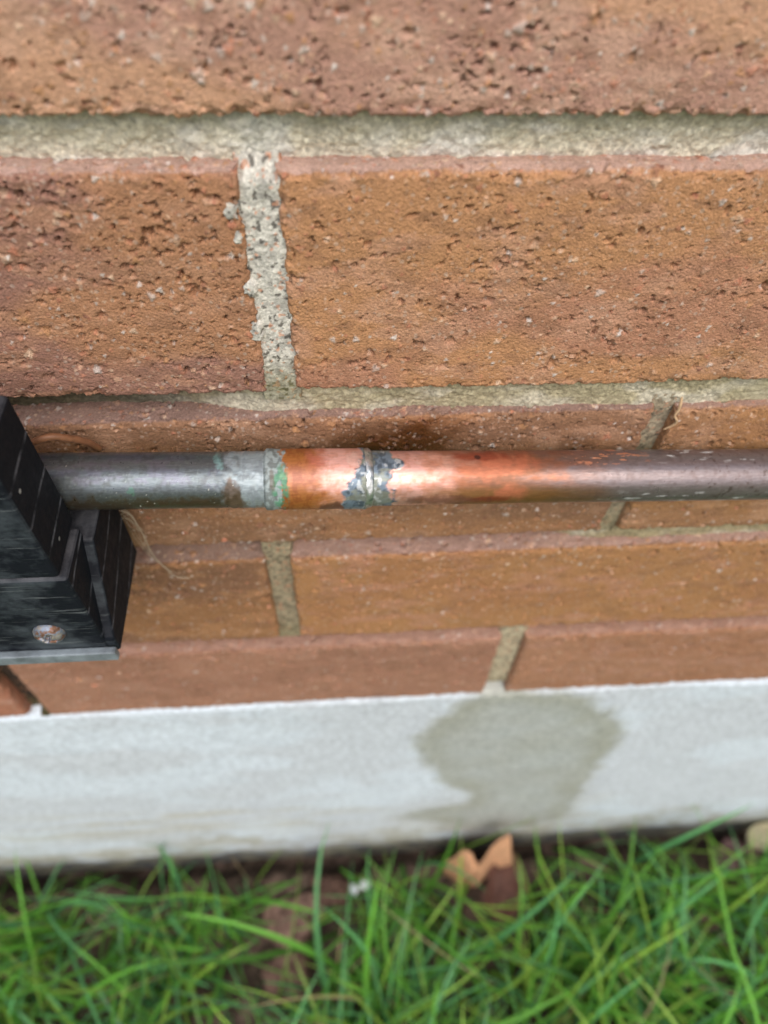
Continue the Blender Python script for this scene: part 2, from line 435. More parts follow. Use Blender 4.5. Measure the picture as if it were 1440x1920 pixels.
# mortar ---------------------------------------------------------------
MORT = lin(204, 199, 182); MORT_L = lin(214, 212, 205); OLIVE = lin(108, 106, 62); MORT_D = lin(112, 104, 88)
def bed(k, x0, x1, fx, fine, depth, moss, seed, cbase=MORT, dark=0.0, struck=2.2, light=1.0):
    """bed joint under course k"""
    zt = zc(k) + 0.003; zb = zc(k) - JT - 0.003
    us = axis(x0, x1, fx[0], fx[1], fine, 0.008); vs = np.linspace(zb, zt, max(14, int((zt - zb) / fine)))
    U, V = np.meshgrid(us, vs); A = U * 1000; B = V * 1000
    d = depth(U) * 1000
    t = (zc(k) - V) / JT
    d = d - struck * (1 - np.clip(t, 0, 1))                     # struck: fuller under the upper brick
    d = d + (fbm(A / 12, B / 8, 3, seed) - 0.5) * 2.0 + (fbm(A / 2.2, B / 2.0, 4, seed + 1, 0.6) - 0.5) * 1.1
    d = d + (fbm(A / 0.9, B / 0.9, 2, seed + 4, 0.6) - 0.5) * 0.7
    col = np.broadcast_to(cbase, A.shape + (3,)).copy()
    col = mix(col, MORT_L, ss(0.45, 0.7, fbm(A / 14, B / 8, 3, seed + 2)) * light)
    mo = ss(0.5 - 0.35 * moss, 0.85, fbm(A / 8, B / 3, 4, seed + 3) * 0.7 + 0.45 * (1 - np.clip(t, 0, 1)) * moss)  # olive tint, stronger towards the upper brick
    col = mix(col, OLIVE, mo * 0.45 * moss)
    if k == 1: col = mix(col, lin(70, 66, 52), ss(-0.025, -0.06, U) * 0.8)      # shade of the deep recess painted into this joint's left end
    col = mix(col, MORT_D, dark * np.ones_like(A))
    col *= (0.8 + 0.4 * fbm(A / 1.1, B / 1.1, 3, seed + 5))[..., None]
    P = np.stack([U - x0, d / 1000, V - zb], -1)
    return grid_obj('mortar_joint', P, M_mortar, wall, col, None, (x0, 0, zb + 0.308))

XL, XR = -0.52, 0.49
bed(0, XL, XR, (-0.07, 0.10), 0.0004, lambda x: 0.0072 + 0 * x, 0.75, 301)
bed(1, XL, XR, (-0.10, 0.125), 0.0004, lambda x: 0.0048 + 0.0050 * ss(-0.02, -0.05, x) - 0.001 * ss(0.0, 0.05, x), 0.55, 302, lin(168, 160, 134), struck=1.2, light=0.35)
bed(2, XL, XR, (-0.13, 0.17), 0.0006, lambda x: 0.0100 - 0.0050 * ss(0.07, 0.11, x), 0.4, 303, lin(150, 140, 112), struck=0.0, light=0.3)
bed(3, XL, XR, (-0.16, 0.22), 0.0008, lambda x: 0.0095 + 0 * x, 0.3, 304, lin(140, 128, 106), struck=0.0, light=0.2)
bed(-1, XL, XR, (0, 0), 0.002, lambda x: 0.007 + 0 * x, 0.4, 305)
bed(-2, XL, XR, (0, 0), 0.002, lambda x: 0.007 + 0 * x, 0.4, 306)
bed(-3, XL, XR, (0, 0), 0.002, lambda x: 0.007 + 0 * x, 0.4, 307)

def perp(k, x0, x1, fine, depth, seed, cbase=MORT_L, lumps=(), dark=0.0, gap=None, mossy=0.3):
    """upright joint in course k between two bricks at x0 and x1"""
    m_ = 0.0065
    us = np.arange(x0 - m_, x1 + m_, fine); zb = zc(k) - 0.004; vs = np.arange(zb, zc(k) + ht + (0.0105 if k >= 3 else 0.004), fine)
    U, V = np.meshgrid(us, vs); A = U * 1000; B = V * 1000
    d = depth * 1000 + (fbm(A / 7, B / 12, 3, seed) - 0.5) * 0.8 + (fbm(A / 1.8, B / 1.8, 4, seed + 1, 0.6) - 0.5) * 0.26
    d = d + (fbm(A / 0.8, B / 0.8, 2, seed + 4, 0.6) - 0.5) * 0.3
    ed = np.minimum(U - x0, x1 - U) * 1000 + (fbm(A / 4, B / 9, 4, seed + 7) - 0.5) * 1.0 + 0.9
    d = d + 9 * ss(0.5, -0.6, ed)
    for (lx, lz, rx, rz) in lumps:
        e = np.hypot((U - lx) / rx, (V - lz) / rz) * (0.5 + 1.1 * fbm(A / 1.4, B / 1.4, 3, seed + 9))
        d = np.where(e < 1.25, np.minimum(d, 0.45 - 0.7 * np.sqrt(np.clip(1 - e * e / 1.56, 0, 1))), d)
    if gap is not None:
        d = d + 9 * ss(gap[1], gap[0], V)
    if k == 1: d = d + 5.2 * ss(zc(k) + ht - 0.0030, zc(k) + ht + 0.0025, V + (fbm(A / 3, B / 3, 3, seed + 11) - 0.5) * 0.003)
    col = np.broadcast_to(cbase, A.shape + (3,)).copy()
    col = mix(col, np.clip(cbase * 1.12, 0, 0.75), ss(0.5, 0.75, fbm(A / 5, B / 5, 3, seed + 2)) * 0.8)
    col = mix(col, cbase * 0.6, ss(0.52, 0.7, fbm(A / 3, B / 2.5, 4, seed + 3)) * 0.7)
    col = mix(col, lin(60, 56, 52), ss(0.68, 0.74, fbm(A / 1.2, B / 1.2, 2, seed + 6)) * 0.8)
    col = mix(col, lin(196, 140, 110), ss(0.72, 0.78, fbm(A / 1.3 + 40, B / 1.3, 2, seed + 8)) * 0.7)
    low = ss(0.016, 0.0, V - zc(k)); col = mix(col, OLIVE, low * mossy)
    col = mix(col, MORT_D, dark * np.ones_like(A))
    P = np.stack([U - x0, d / 1000, V - zb], -1)
    return grid_obj('mortar_joint', P, M_mortar, wall, col, None, (x0, 0, zb + 0.308))

perp(1, -0.0206, -0.0110, 0.00032, 0.0017, 401, lin(196, 194, 186),
     lumps=[(-0.0226, -0.0205, 0.0014, 0.0019), (-0.0217, -0.0272, 0.0010, 0.0015), (-0.0206, -0.0415, 0.0012, 0.0022), (-0.0208, -0.0545, 0.0014, 0.0028)], mossy=0.6)
perp(2, 0.0994, 0.1066, 0.0005, 0.0035, 402, lin(168, 156, 134), dark=0.25)
perp(3, -0.0300, -0.0199, 0.0006, 0.003, 403, lin(158, 146, 122), dark=0.25)
perp(4, 0.0754, 0.0878, 0.0007, 0.004, 404, lin(176, 166, 142), gap=(zc(4) + 0.004, zc(4) + 0.007), mossy=0.5)
perp(4, -0.1692, -0.1578, 0.0009, 0.0062, 405, lin(54, 44, 37), dark=0.0, lumps=[(-0.1600, zc(4) + 0.0015, 0.0025, 0.0025)])  # near-black mortar colour stands in for the shade inside an open joint
for k, js in ((0, [(-0.149, -0.139), (0.0994, 0.1066)]), (1, [(-0.265, -0.255), (0.233, 0.243)]), (2, [(-0.150, -0.140), (-0.398, -0.388), (0.345, 0.355)]),
              (3, [(-0.278, -0.268), (0.218, 0.228)]), (4, [(0.325, 0.335), (-0.412, -0.402)]), (-1, [(-0.275, -0.265), (-0.026, -0.016), (0.224, 0.234)]),
              (-2, [(-0.149, -0.139), (0.098, 0.108)]), (-3, [(-0.026, -0.016)])):
    for j, (a, b) in enumerate(js):
        perp(k, a, b, 0.0016, 0.004, 500 + 10 * k + j)

def box_pts(x0, x1, y0, y1, z0, z1):
    V = [(x, y, z) for x in (x0, x1) for y in (y0, y1) for z in (z0, z1)]
    F = [(0, 1, 3, 2), (4, 6, 7, 5), (0, 4, 5, 1), (2, 3, 7, 6), (0, 2, 6, 4), (1, 5, 7, 3)]
    return np.array(V, float), np.array(F)
V, F = box_pts(XL - 0.14, XR + 0.1, 0.0135, 0.10, 0.0, 0.308 + 3 * H + ht)
raw_obj('wall_core', V, F, M_mortar, wall, np.broadcast_to(MORT_D, (8, 3)), smooth=False)

# ------------------------------------------------------------------ concrete foundation
us = axis(-0.66, 0.66, -0.35, 0.43, 0.0022, 0.01)
top = G - 0.3085
vs = np.concatenate([np.linspace(-0.08, top - 0.008, 190), top - 0.008 + 0.008 * np.sin(np.linspace(0, 1, 10)[1:] * np.pi / 2)])
U, V = np.meshgrid(us, vs); A = U * 1000; B = V * 1000
lip = (fbm(A / 45, A * 0 + 3, 3, 61) - 0.5) * 0.0035
d = -0.9 + (fbm(A / 60, B / 60, 3, 60) - 0.5) * 1.4 + (fbm(A / 9, B / 9, 3, 62) - 0.5) * 0.5
d = d + 1.6 * ss(top - 0.004, top, V) ** 2
Zp = V + lip * ss(top - 0.012, top, V)
col = np.broadcast_to(lin(192, 200, 209), A.shape + (3,)).copy()
col = mix(col, lin(200, 211, 222), ss(0.42, 0.65, fbm(A / 70, B / 40, 4, 63)))
band = np.exp(-((V - 0.135 - 0.02 * (fbm(A / 90, B * 0, 3, 64) - 0.5)) / 0.035) ** 2)
col = mix(col, lin(172, 168, 150), band * ss(0.35, 0.7, fbm(A / 60, B / 14, 4, 65)) * ss(0.06, -0.06, U) * 0.75)
col = mix(col, lin(180, 176, 160), ss(0.10, 0.03, V) * ss(0.35, 0.7, fbm(A / 50, B / 20, 4, 66)) * 0.7)
poly = np.array([(57.9, -328.5), (44.7, -361.0), (39.8, -389.0), (52.7, -423.1), (64.4, -468.0), (92.0, -505.0), (88.0, -528.6), (48.0, -545.0), (38.0, -560.7), (66.0, -580.0),
                 (100.0, -608.3), (163.6, -614.1), (190.3, -592.7), (183.2, -525.7), (180.1, -457.2), (181.3, -401.1), (168.0, -356.2), (132.1, -313.1),
                 (90.9, -300.0), (73.6, -300.0)]) / 1000 + np.array([0, G])
def sdf(X, Y, pg):
    dd = np.full(X.shape, 1e9); ins = np.zeros(X.shape, bool)
    for i in range(len(pg)):
        a = pg[i - 1]; b = pg[i]; e = b - a
        t = np.clip(((X - a[0]) * e[0] + (Y - a[1]) * e[1]) / (e @ e), 0, 1)
        dd = np.minimum(dd, np.hypot(X - a[0] - t * e[0], Y - a[1] - t * e[1]))
        cnd = (a[1] > Y) != (b[1] > Y)
        ins ^= cnd & (X < (b[0] - a[0]) * (Y - a[1]) / (b[1] - a[1] + 1e-12) + a[0])
    return np.where(ins, -dd, dd)
sd_ = sdf(U, V, poly) + (fbm(A / 10, B / 12, 4, 67) - 0.5) * 0.014
wet = ss(0.006, -0.008, sd_)
halo = ss(0.03, 0.0, sdf(U, V, poly) + (fbm(A / 30, B / 20, 4, 68) - 0.5) * 0.06) * ss(0.2, 0.05, V)
col = mix(col, lin(156, 158, 148), wet * (0.74 + 0.24 * fbm(A / 24, B / 24, 3, 69)) * (0.8 + 0.2 * ss(-0.03, -0.008, sd_)))
col = mix(col, lin(164, 162, 148), halo * 0.5 * (1 - wet))
# dark grey line along the foot of the foundation, ragged at its top
foot_dark = ss(0.030, 0.010, V + (fbm(A / 25, B / 15, 4, 70) - 0.5) * 0.03)
col = mix(col, lin(62, 60, 62), foot_dark * 0.9)
splash = ss(0.105, 0.02, V + (fbm(A / 40, B / 22, 4, 72) - 0.5) * 0.12) * ss(0.4, 0.65, fbm(A / 12, B / 12, 4, 73))
col = mix(col, lin(150, 146, 122), splash * 0.55)
col *= (0.94 + 0.12 * fbm(A / 6, B / 6, 3, 71))[..., None]
P = np.stack([U, d / 1000, Zp], -1)
back = P[-1:].copy(); back[..., 1] = 0.016                        # ledge running back under the bricks
P = np.concatenate([P, back]); col = np.concatenate([col, col[-1:]]); wet = np.concatenate([wet, wet[-1:]])
fo = grid_obj('foundation', P, M_concrete, None, col, {'wet': wet * 0.8})
tag(fo, 'pale concrete foundation strip below the bricks with a damp beige stain', 'foundation')

# ------------------------------------------------------------------ ground
gx = np.concatenate([-np.geomspace(60, 0.72, 22), np.arange(-0.70, 0.701, 0.006), np.geomspace(0.72, 60, 22)])
gy = np.concatenate([-np.geomspace(60, 0.62, 22), np.arange(-0.60, 0.04, 0.005)])
U, V = np.meshgrid(gx, gy); A = U * 1000; B = V * 1000
near = ss(1.2, 0.6, np.hypot(U, V))
z = -0.002 + (fbm(A / 60, B / 60, 4, 80) - 0.5) * 0.03 * near + (fbm(A / 14, B / 14, 4, 81, 0.6) - 0.5) * 0.016 * near
z = z - 0.022 * ss(-0.022, -0.004, V)                             # narrow gap against the foundation
col = np.broadcast_to(lin(80, 67, 58), A.shape + (3,)).copy()
col = mix(col, lin(120, 100, 90), ss(0.45, 0.7, fbm(A / 24, B / 24, 4, 82)) * 0.8)
col = mix(col, lin(50, 42, 35), ss(0.5, 0.7, fbm(A / 10, B / 10, 4, 83)) * 0.7)
col = mix(col, lin(78, 104, 44), ss(0.5, 0.8, np.hypot(U, V + 0.1)))
gr = grid_obj('ground', np.stack([U, V, z], -1), M_soil, None, col)
gr['kind'] = 'structure'

# grass ---------------------------------------------------------------
def grass_mat():
    mt, t, p = new_mat('grass_blade')
    a = attr(t, 'col')
    t.links.new(a.outputs['Color'], p.inputs['Base Color'])
    p.inputs['Roughness'].default_value = 0.42
    p.inputs['Specular IOR Level'].default_value = 0.45
    tr = nd(t, 'BsdfTranslucent'); t.links.new(a.outputs['Color'], tr.inputs['Color'])
    mx = nd(t, 'MixShader'); mx.inputs[0].default_value = 0.35
    out = t.nodes['Material Output']
    t.links.new(p.outputs[0], mx.inputs[1]); t.links.new(tr.outputs[0], mx.inputs[2]); t.links.new(mx.outputs[0], out.inputs['Surface'])
    return mt
M_grass = grass_mat()

def blades(bx, by, az, L, Wd, a0, a1, twist, colr, n=8):
    """arrays of blade parameters -> vertices, faces, colours; three vertices per row, folded along the midrib"""
    N = len(bx); s = np.linspace(0, 1, n)
    ang = a0[:, None] + (a1 - a0)[:, None] * s ** 1.3
    ds = (L / (n - 1))[:, None]
    hr = np.concatenate([np.zeros((N, 1)), np.cumsum(np.sin(ang[:, :-1]) * ds, 1)], 1)
    hz = np.concatenate([np.zeros((N, 1)), np.cumsum(np.cos(ang[:, :-1]) * ds, 1)], 1)
    azs = az[:, None] + twist[:, None] * s
    dx = np.cos(azs); dy = np.sin(azs)
    X = bx[:, None] + dx * hr; Y = by[:, None] + dy * hr; Z = np.maximum(hz - 0.006, -0.004 + 0.002 * s)
    wp = Wd[:, None] * np.clip(np.minimum(0.65 + s * 1.2, (1 - s) ** 0.6 * 1.25), 0.02, 1) * 0.5
    sx, sy = -dy, dx
    V = np.zeros((N, n, 3, 3))
    for c, k in ((0, -1), (1, 0), (2, 1)):
        V[:, :, c, 0] = X + sx * wp * k; V[:, :, c, 1] = Y + sy * wp * k
        V[:, :, c, 2] = Z + (0.0 if k == 0 else 1) * wp * 0.35
    V[..., 1] = np.minimum(V[..., 1], -0.0035)
    base = (np.arange(N) * n * 3)[:, None, None]
    r = np.arange(n - 1)[None, :, None] * 3; c = np.arange(2)[None, None, :]
    i = (base + r + c).ravel()
    F = np.stack([i, i + 1, i + 4, i + 3], 1)
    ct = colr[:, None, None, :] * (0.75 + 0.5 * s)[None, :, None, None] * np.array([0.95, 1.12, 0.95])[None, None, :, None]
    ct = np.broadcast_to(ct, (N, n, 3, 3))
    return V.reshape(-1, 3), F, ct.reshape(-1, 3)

rng = np.random.default_rng(5)
NB = 17000
bx = rng.uniform(-0.62, 0.62, NB); by = rng.uniform(-0.52, -0.010, NB)
den = fbm(bx * 1000 / 55, by * 1000 / 55, 3, 90)
bare = np.zeros(NB)
for (ax, ay, rx, ry) in ((-0.050, -0.066, 0.045, 0.050), (0.0, -0.028, 0.060, 0.028), (0.120, -0.038, 0.044, 0.036), (0.36, -0.03, 0.05, 0.03), (0.33, -0.11, 0.035, 0.03), (-0.33, -0.01, 0.05, 0.025)):
    bare = np.maximum(bare, ss(1.25, 0.6, np.hypot((bx - ax) / rx, (by - ay) / ry)))
edge_k = ss(-0.014, -0.06, by)
keep = rng.random(NB) < np.clip(0.12 + 1.2 * ss(0.36, 0.6, den), 0, 1) * (1 - 0.94 * bare) * (0.16 + 0.84 * edge_k)
bx = bx[keep]; by = by[keep]; N = len(bx)
L = rng.gamma(8, 0.0122, N) * (0.75 + 0.5 * fbm(bx * 12, by * 12, 2, 91)); L = np.clip(L, 0.03, 0.20)
Wd = rng.uniform(0.0010, 0.0034, N) * (0.7 + 0.5 * L / 0.09)
az = rng.uniform(0, 2 * np.pi, N)
a0 = rng.uniform(0.05, 0.9, N); a1 = a0 + rng.uniform(0.2, 1.3, N)
G1, G2, G3, G4 = lin(100, 160, 58), lin(94, 156, 96), lin(142, 180, 72), lin(170, 152, 116)
ck = rng.random(N)
colr = np.where((ck < 0.45)[:, None], G1, np.where((ck < 0.75)[:, None], G2, np.where((ck < 0.95)[:, None], G3, G4)))
colr = colr * rng.uniform(0.5, 1.2, (N, 1)); Wd = np.where(ck > 0.95, Wd * 0.5, Wd)
toward = (by + 0.75 * L * np.sin(az) * np.sin((a0 + a1) / 2) > -0.012) & (rng.random(N) < 0.85)
az = np.where(toward, -az, az)
reach = 0.6 * L * np.sin((a0 + a1) / 2)
tx = bx + reach * np.cos(az); ty = by + reach * np.sin(az); ok = np.ones(N, bool)
for (ax_, ay_, rx, ry) in ((-0.050, -0.066, 0.038, 0.044), (0.0, -0.028, 0.05, 0.024), (0.112, -0.032, 0.036, 0.028)):
    ok &= ~((np.hypot((tx - ax_) / rx, (ty - ay_) / ry) < 1) & (rng.random(N) < 0.62))
bx, by, az, L, Wd, a0, a1, colr = (q_[ok] for q_ in (bx, by, az, L, Wd, a0, a1, colr)); N = len(bx)
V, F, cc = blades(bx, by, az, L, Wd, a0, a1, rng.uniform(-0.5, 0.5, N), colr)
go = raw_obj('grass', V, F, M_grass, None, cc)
tag(go, 'short green lawn grass growing along the foot of the foundation', 'grass'); go['kind'] = 'stuff'

# wide blades that stand out one by one
def one_blade(x, y, azd, L, W, a0, a1, tw, c, label):
    V, F, cc = blades(np.array([0.0]), np.array([0.0]), np.array([math.radians(azd)]), np.array([L]), np.array([W]), np.array([a0]), np.array([a1]), np.array([tw]), np.array([c]), 14)
    V[:, 1] += y; V[:, 1] = np.minimum(V[:, 1], -0.0035); V[:, 1] -= y
    o = raw_obj('grass_blade', V, F, M_grass, None, cc, loc=(x, y, 0.0))
    tag(o, label, 'grass blade', 'wide grass blades standing out of the lawn')
one_blade(0.225, -0.098, 32, 0.165, 0.0075, 0.75, 1.25, 0.1, lin(96, 158, 74), 'widest pale green grass blade slanting up toward the right edge')
one_blade(0.045, -0.012, -82, 0.075, 0.0045, 0.5, 1.5, -0.2, lin(78, 136, 56), 'green grass blade hanging forward left of the tan dry leaf')
one_blade(0.205, -0.13, 96, 0.12, 0.0048, 0.25, 1.0, 0.05, lin(104, 158, 66), 'tall upright grass blade right of the dark brown leaf')
one_blade(-0.075, -0.110, 62, 0.085, 0.005, 0.9, 1.4, 0.1, lin(92, 148, 80), 'lone green grass blade lying over the bare soil patch')
one_blade(-0.215, -0.135, 100, 0.14, 0.0045, 0.3, 1.0, 0.2, lin(84, 146, 70), 'long upright grass blade in the thick lawn at left')
one_blade(0.075, -0.098, 8, 0.10, 0.0042, 1.0, 1.5, 0.15, lin(104, 160, 82), 'flat lying grass blade in the middle of the lawn at right')

# ------------------------------------------------------------------ copper pipe
R0 = 0.0084
PA = np.array([-0.09, -0.0161, G - 0.0943]); PB = np.array([0.15, -0.0117, G - 0.1077])
ax = (PB - PA) / np.linalg.norm(PB - PA)
vdir = np.array([0, -0.64, 0.77]); vdir -= ax * (vdir @ ax); vdir /= np.linalg.norm(vdir)
wdir = np.cross(ax, vdir); wdir *= np.sign(wdir[2]); wdir /= np.linalg.norm(wdir)
def on_pipe(s): return PA + ax * ((s - PA[0]) / ax[0])
pipe = thing('copper_pipe', 'horizontal soldered copper water pipe running along the brick wall', 'pipe', tuple(on_pipe(0.0)))
OP = on_pipe(0.0)

def blob(X, Y, cx_, cy_, rx, ry, seed, nz=0.9, hard=0.35, sc_=14):
    n = fbm(X / sc_, Y / sc_, 4, seed) - 0.5
    e = np.hypot((X - cx_) / rx, (Y - cy_) / ry) + n * nz
    return ss(1 + hard * 0.5, 1 - hard * 0.5, e)

def paint(S, T, which):
    """colour, roughness and metalness from place on the pipe: X runs along it, Y down across its face"""
    X = np.interp(S * 1000, [-300, -78.5, -22.4, -17.1, 8.1, 16.3, 46.7, 131.6, 420], [-1510, 85, 490, 525, 688, 740, 930, 1440, 3170])
    Y = 895 - 52 * T
    f1 = fbm(X / 30, Y / 14, 4, 701); f2 = fbm(X / 9, Y / 9, 4, 702); f3 = fbm(X / 70, Y / 18, 4, 703); f4 = fbm(X / 4, Y / 4, 3, 704)
    sh = X.shape + (3,)
    # bare pipe, aged: left grey-blue, right brown
    left = np.broadcast_to(lin(106, 114, 119), sh).copy()
    left = mix(left, lin(112, 113, 126), ss(0.45, 0.7, f1) * ss(-0.7, 0.1, T) * 0.8)
    left = mix(left, lin(80, 82, 80), ss(0.5, 0.75, f2) * 0.45)
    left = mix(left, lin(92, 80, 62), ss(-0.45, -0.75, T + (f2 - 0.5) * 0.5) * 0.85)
    left = mix(left, lin(128, 140, 138), ss(0.66, 0.76, f4) * 0.35)
    left = mix(left, lin(104, 140, 128), blob(X, Y, 222, 914, 7, 6, 1, 2.0, 0.6, 5) * 0.8)
    left = mix(left, lin(92, 130, 116), blob(X, Y, 300, 945, 60, 7, 2, 1.4) * 0.6)
    pale = ss(385, 440, X + (f1 - 0.5) * 70 + (f2 - 0.5) * 70) * (0.65 + 0.35 * ss(0.4, 0.6, f2))
    brown_tri = np.maximum(blob(X, Y, 425, 930, 20, 34, 3, 1.3, 0.5), blob(X, Y, 330, 945, 120, 14, 4, 1.3, 0.8))
    left = mix(left, mix(np.broadcast_to(lin(158, 172, 178), sh), lin(124, 134, 140), ss(0.4, 0.65, f2)), pale * (1 - brown_tri * 0.95))
    left = mix(left, lin(98, 80, 64), brown_tri * 0.8)
    left = mix(left, lin(140, 184, 186), blob(X, Y, 398, 862, 10, 13, 5, 2.0, 0.8, 7) * 0.7)
    right = np.broadcast_to(lin(134, 94, 74), sh).copy()
    right = mix(right, lin(130, 121, 124), ss(960, 1200, X + (f3 - 0.5) * 200))
    right = mix(right, lin(160, 104, 76), ss(0.35, 0.8, f1) * ss(1180, 980, X) * 0.8)
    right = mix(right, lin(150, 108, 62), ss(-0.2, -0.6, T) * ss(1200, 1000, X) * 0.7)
    right = mix(right, lin(100, 82, 76), ss(0.5, 0.8, f2) * ss(940, 1150, X) * 0.35)
    right = mix(right, lin(200, 120, 90), np.maximum.reduce([blob(X, Y, 945, 866, 60, 14, 6, 1.6, 1.2), blob(X, Y, 955, 926, 26, 12, 7, 1.6, 1.2), blob(X, Y, 900, 880, 70, 20, 8, 1.5, 0.8) * 0.6]) * 0.8)
    right = mix(right, lin(140, 60, 42), np.maximum(blob(X, Y, 920, 937, 40, 5, 9, 1.2, 1.0), blob(X, Y, 905, 856, 60, 8, 10, 1.6, 1.2)) * 0.7)
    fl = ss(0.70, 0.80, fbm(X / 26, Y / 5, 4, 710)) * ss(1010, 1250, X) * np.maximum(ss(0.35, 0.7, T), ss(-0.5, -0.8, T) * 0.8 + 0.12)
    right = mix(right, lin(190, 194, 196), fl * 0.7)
    right = mix(right, lin(226, 160, 130), ss(0.66, 0.70, fbm(X / 20 + 9, Y / 4, 4, 711)) * ss(1050, 1100, X) * ss(1250, 1180, X) * ss(0.3, 0.6, T))
    right = mix(right, lin(88, 74, 70), ss(0.72, 0.78, fbm(X / 8, Y / 8, 3, 712)) * ss(1200, 1330, X) * 0.7)
    # heated, fluxed copper
    cop = np.broadcast_to(lin(226, 174, 164), sh).copy()
    cop = mix(cop, lin(208, 146, 122), ss(0.48, 0.68, f2) * 0.5)
    cop = mix(cop, lin(238, 200, 190), ss(0.5, 0.7, fbm(X / 20, Y / 20, 3, 713)) * 0.6)
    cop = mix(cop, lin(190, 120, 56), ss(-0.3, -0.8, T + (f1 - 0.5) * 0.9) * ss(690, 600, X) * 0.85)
    ora = np.broadcast_to(lin(176, 112, 58), sh).copy()
    ora = mix(ora, lin(150, 84, 44), ss(0.45, 0.65, f2) * 0.7)
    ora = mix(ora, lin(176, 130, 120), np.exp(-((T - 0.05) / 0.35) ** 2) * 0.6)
    c = mix(ora, cop, ss(575, 612, X + (f1 - 0.5) * 50))
    c = mix(c, lin(196, 116, 98), blob(X, Y, 592, 862, 18, 16, 11, 1.6, 1.2) * 0.7)
    c = mix(c, lin(206, 140, 100), ss(775, 800, X + (f1 - 0.5) * 60) * 0.4 * ss(0.0, 0.5, np.abs(T)))
    k_right = ss(760, 900, X + (f1 - 0.5) * 120)
    c = mix(c, right, k_right)
    c = mix(c, lin(84, 56, 52), blob(X, Y, 625, 944, 34, 8, 12, 1.8, 0.8) * 0.75)
    c = mix(c, lin(110, 66, 56), blob(X, Y, 830, 938, 70, 7, 13, 2.2, 1.0) * 0.6)
    c = mix(c, lin(74, 44, 40), blob(X, Y, 898, 857, 6, 4, 14, 0.4) * 0.9)
    # limescale and verdigris where the old joint is
    pal2 = mix(np.broadcast_to(lin(146, 158, 160), sh), lin(110, 118, 118), ss(0.42, 0.62, f2))
    jag = (fbm(X / 10, Y / 10, 4, 714) - 0.5) * 34
    kl = ss(530, 523, X + jag)
    grn = ss(0.45, 0.6, fbm(X / 9, Y / 9, 4, 715)) * blob(X, Y, 524, 912, 16, 45, 15, 0.6, 0.5)
    if which == 'coupling':
        c = mix(c, pal2, kl)
        c = mix(c, lin(88, 142, 114), grn * 0.9)
        c = mix(c, lin(96, 84, 70), blob(X, Y, 507, 900, 6, 16, 16, 1.2) * 0.6)
    elif which == 'left':
        c = left
    else:
        kl = np.zeros_like(X)
    # solder spread over the joint
    lo = 652 + 14 * np.sin((Y - 842) / 17) + (fbm(X / 14, Y / 9, 4, 716) - 0.5) * 34 + 22 * ss(20, 0, np.abs(Y - 850))
    hi = 735 + 6 * np.sin((Y - 842) / 14) + (fbm(X / 14 + 5, Y / 9, 4, 717) - 0.5) * 30
    sol = ss(lo - 4, lo + 4, X) * ss(hi + 4, hi - 4, X)
    sol = np.maximum(sol, blob(X, Y, 742, 868, 16, 10, 17, 0.4, 0.3))
    sc1 = mix(np.broadcast_to(lin(112, 128, 144), sh), lin(76, 88, 100), ss(0.42, 0.62, f2))
    sc1 = mix(sc1, lin(138, 140, 120), ss(0.5, 0.65, f1) * 0.6)
    sc1 = mix(sc1, lin(196, 202, 206), ss(0.64, 0.74, fbm(X / 10, Y / 8, 3, 718)) * 0.6)
    if which != 'left':
        c = mix(c, sc1, sol)
    else:
        sol = np.zeros_like(X); kl = pale
    spk = ss(0.955, 0.985, vn(X / 4.5, Y / 4.0, 719)) * (0.1 + ss(500, 380, X)) * ss(0.45, 0.6, fbm(X / 60, Y / 40, 2, 720))
    c = mix(c, lin(216, 216, 208), np.clip(spk, 0, 1) * 0.8)
    bright = ss(840, 750, X) * ss(625, 690, X)
    oxid = 1.0 if which == 'left' else (ss(860, 1080, X) if which == 'right' else 0.0)
    ro = 0.50 + 0.18 * (f2 - 0.5) + 0.12 * np.clip(kl, 0, 1) - 0.09 * bright - 0.17 * oxid
    ro = np.where(sol > 0.5, 0.42 + 0.2 * (f2 - 0.4), ro)
    me = 0.50 + 0.18 * oxid + 0.16 * bright
    me = me * (1 - 0.7 * np.clip(kl, 0, 1)) * (1 - np.clip(spk, 0, 1)) * (1 - fl * (which == 'right'))
    me = np.where(sol > 0.5, 0.38, me)
    hgt = sol * (0.08 + 0.16 * f2) + np.clip(kl, 0, 1) * 0.22 * f2 + (f4 - 0.5) * 0.03
    if which == 'coupling': hgt = hgt + grn * 0.35 * f2
    return c, np.clip(ro, 0.15, 1), np.clip(me, 0, 1), hgt

def pipe_part(name, s0, s1, f0, f1, rad, which, fine=0.0004, nside=200, parent=None):
    ss_ = axis(s0, s1, f0, f1, fine, 0.01)
    a = np.linspace(0, 2 * np.pi, nside, endpoint=False)
    S, AA = np.meshgrid(ss_, a, indexing='ij')
    T = np.sin(AA); Fr = np.cos(AA)
    Tp = np.where(Fr >= 0, T, np.sign(T + 1e-9) * (2 - np.abs(T)))
    c, ro, me, hg = paint(S, Tp, which)
    r = rad(ss_)[:, None] + hg / 1000
    P = np.stack([on_pipe(s) for s in ss_])[:, None, :] + r[..., None] * (np.cos(AA)[..., None] * vdir + np.sin(AA)[..., None] * wdir)
    o = grid_obj(name, P - OP, M_pipe, parent or pipe, c, {'rough': ro, 'metal': me}, wrap=True)
    if parent is not None:
        o.location = (0, 0, 0)
    return o

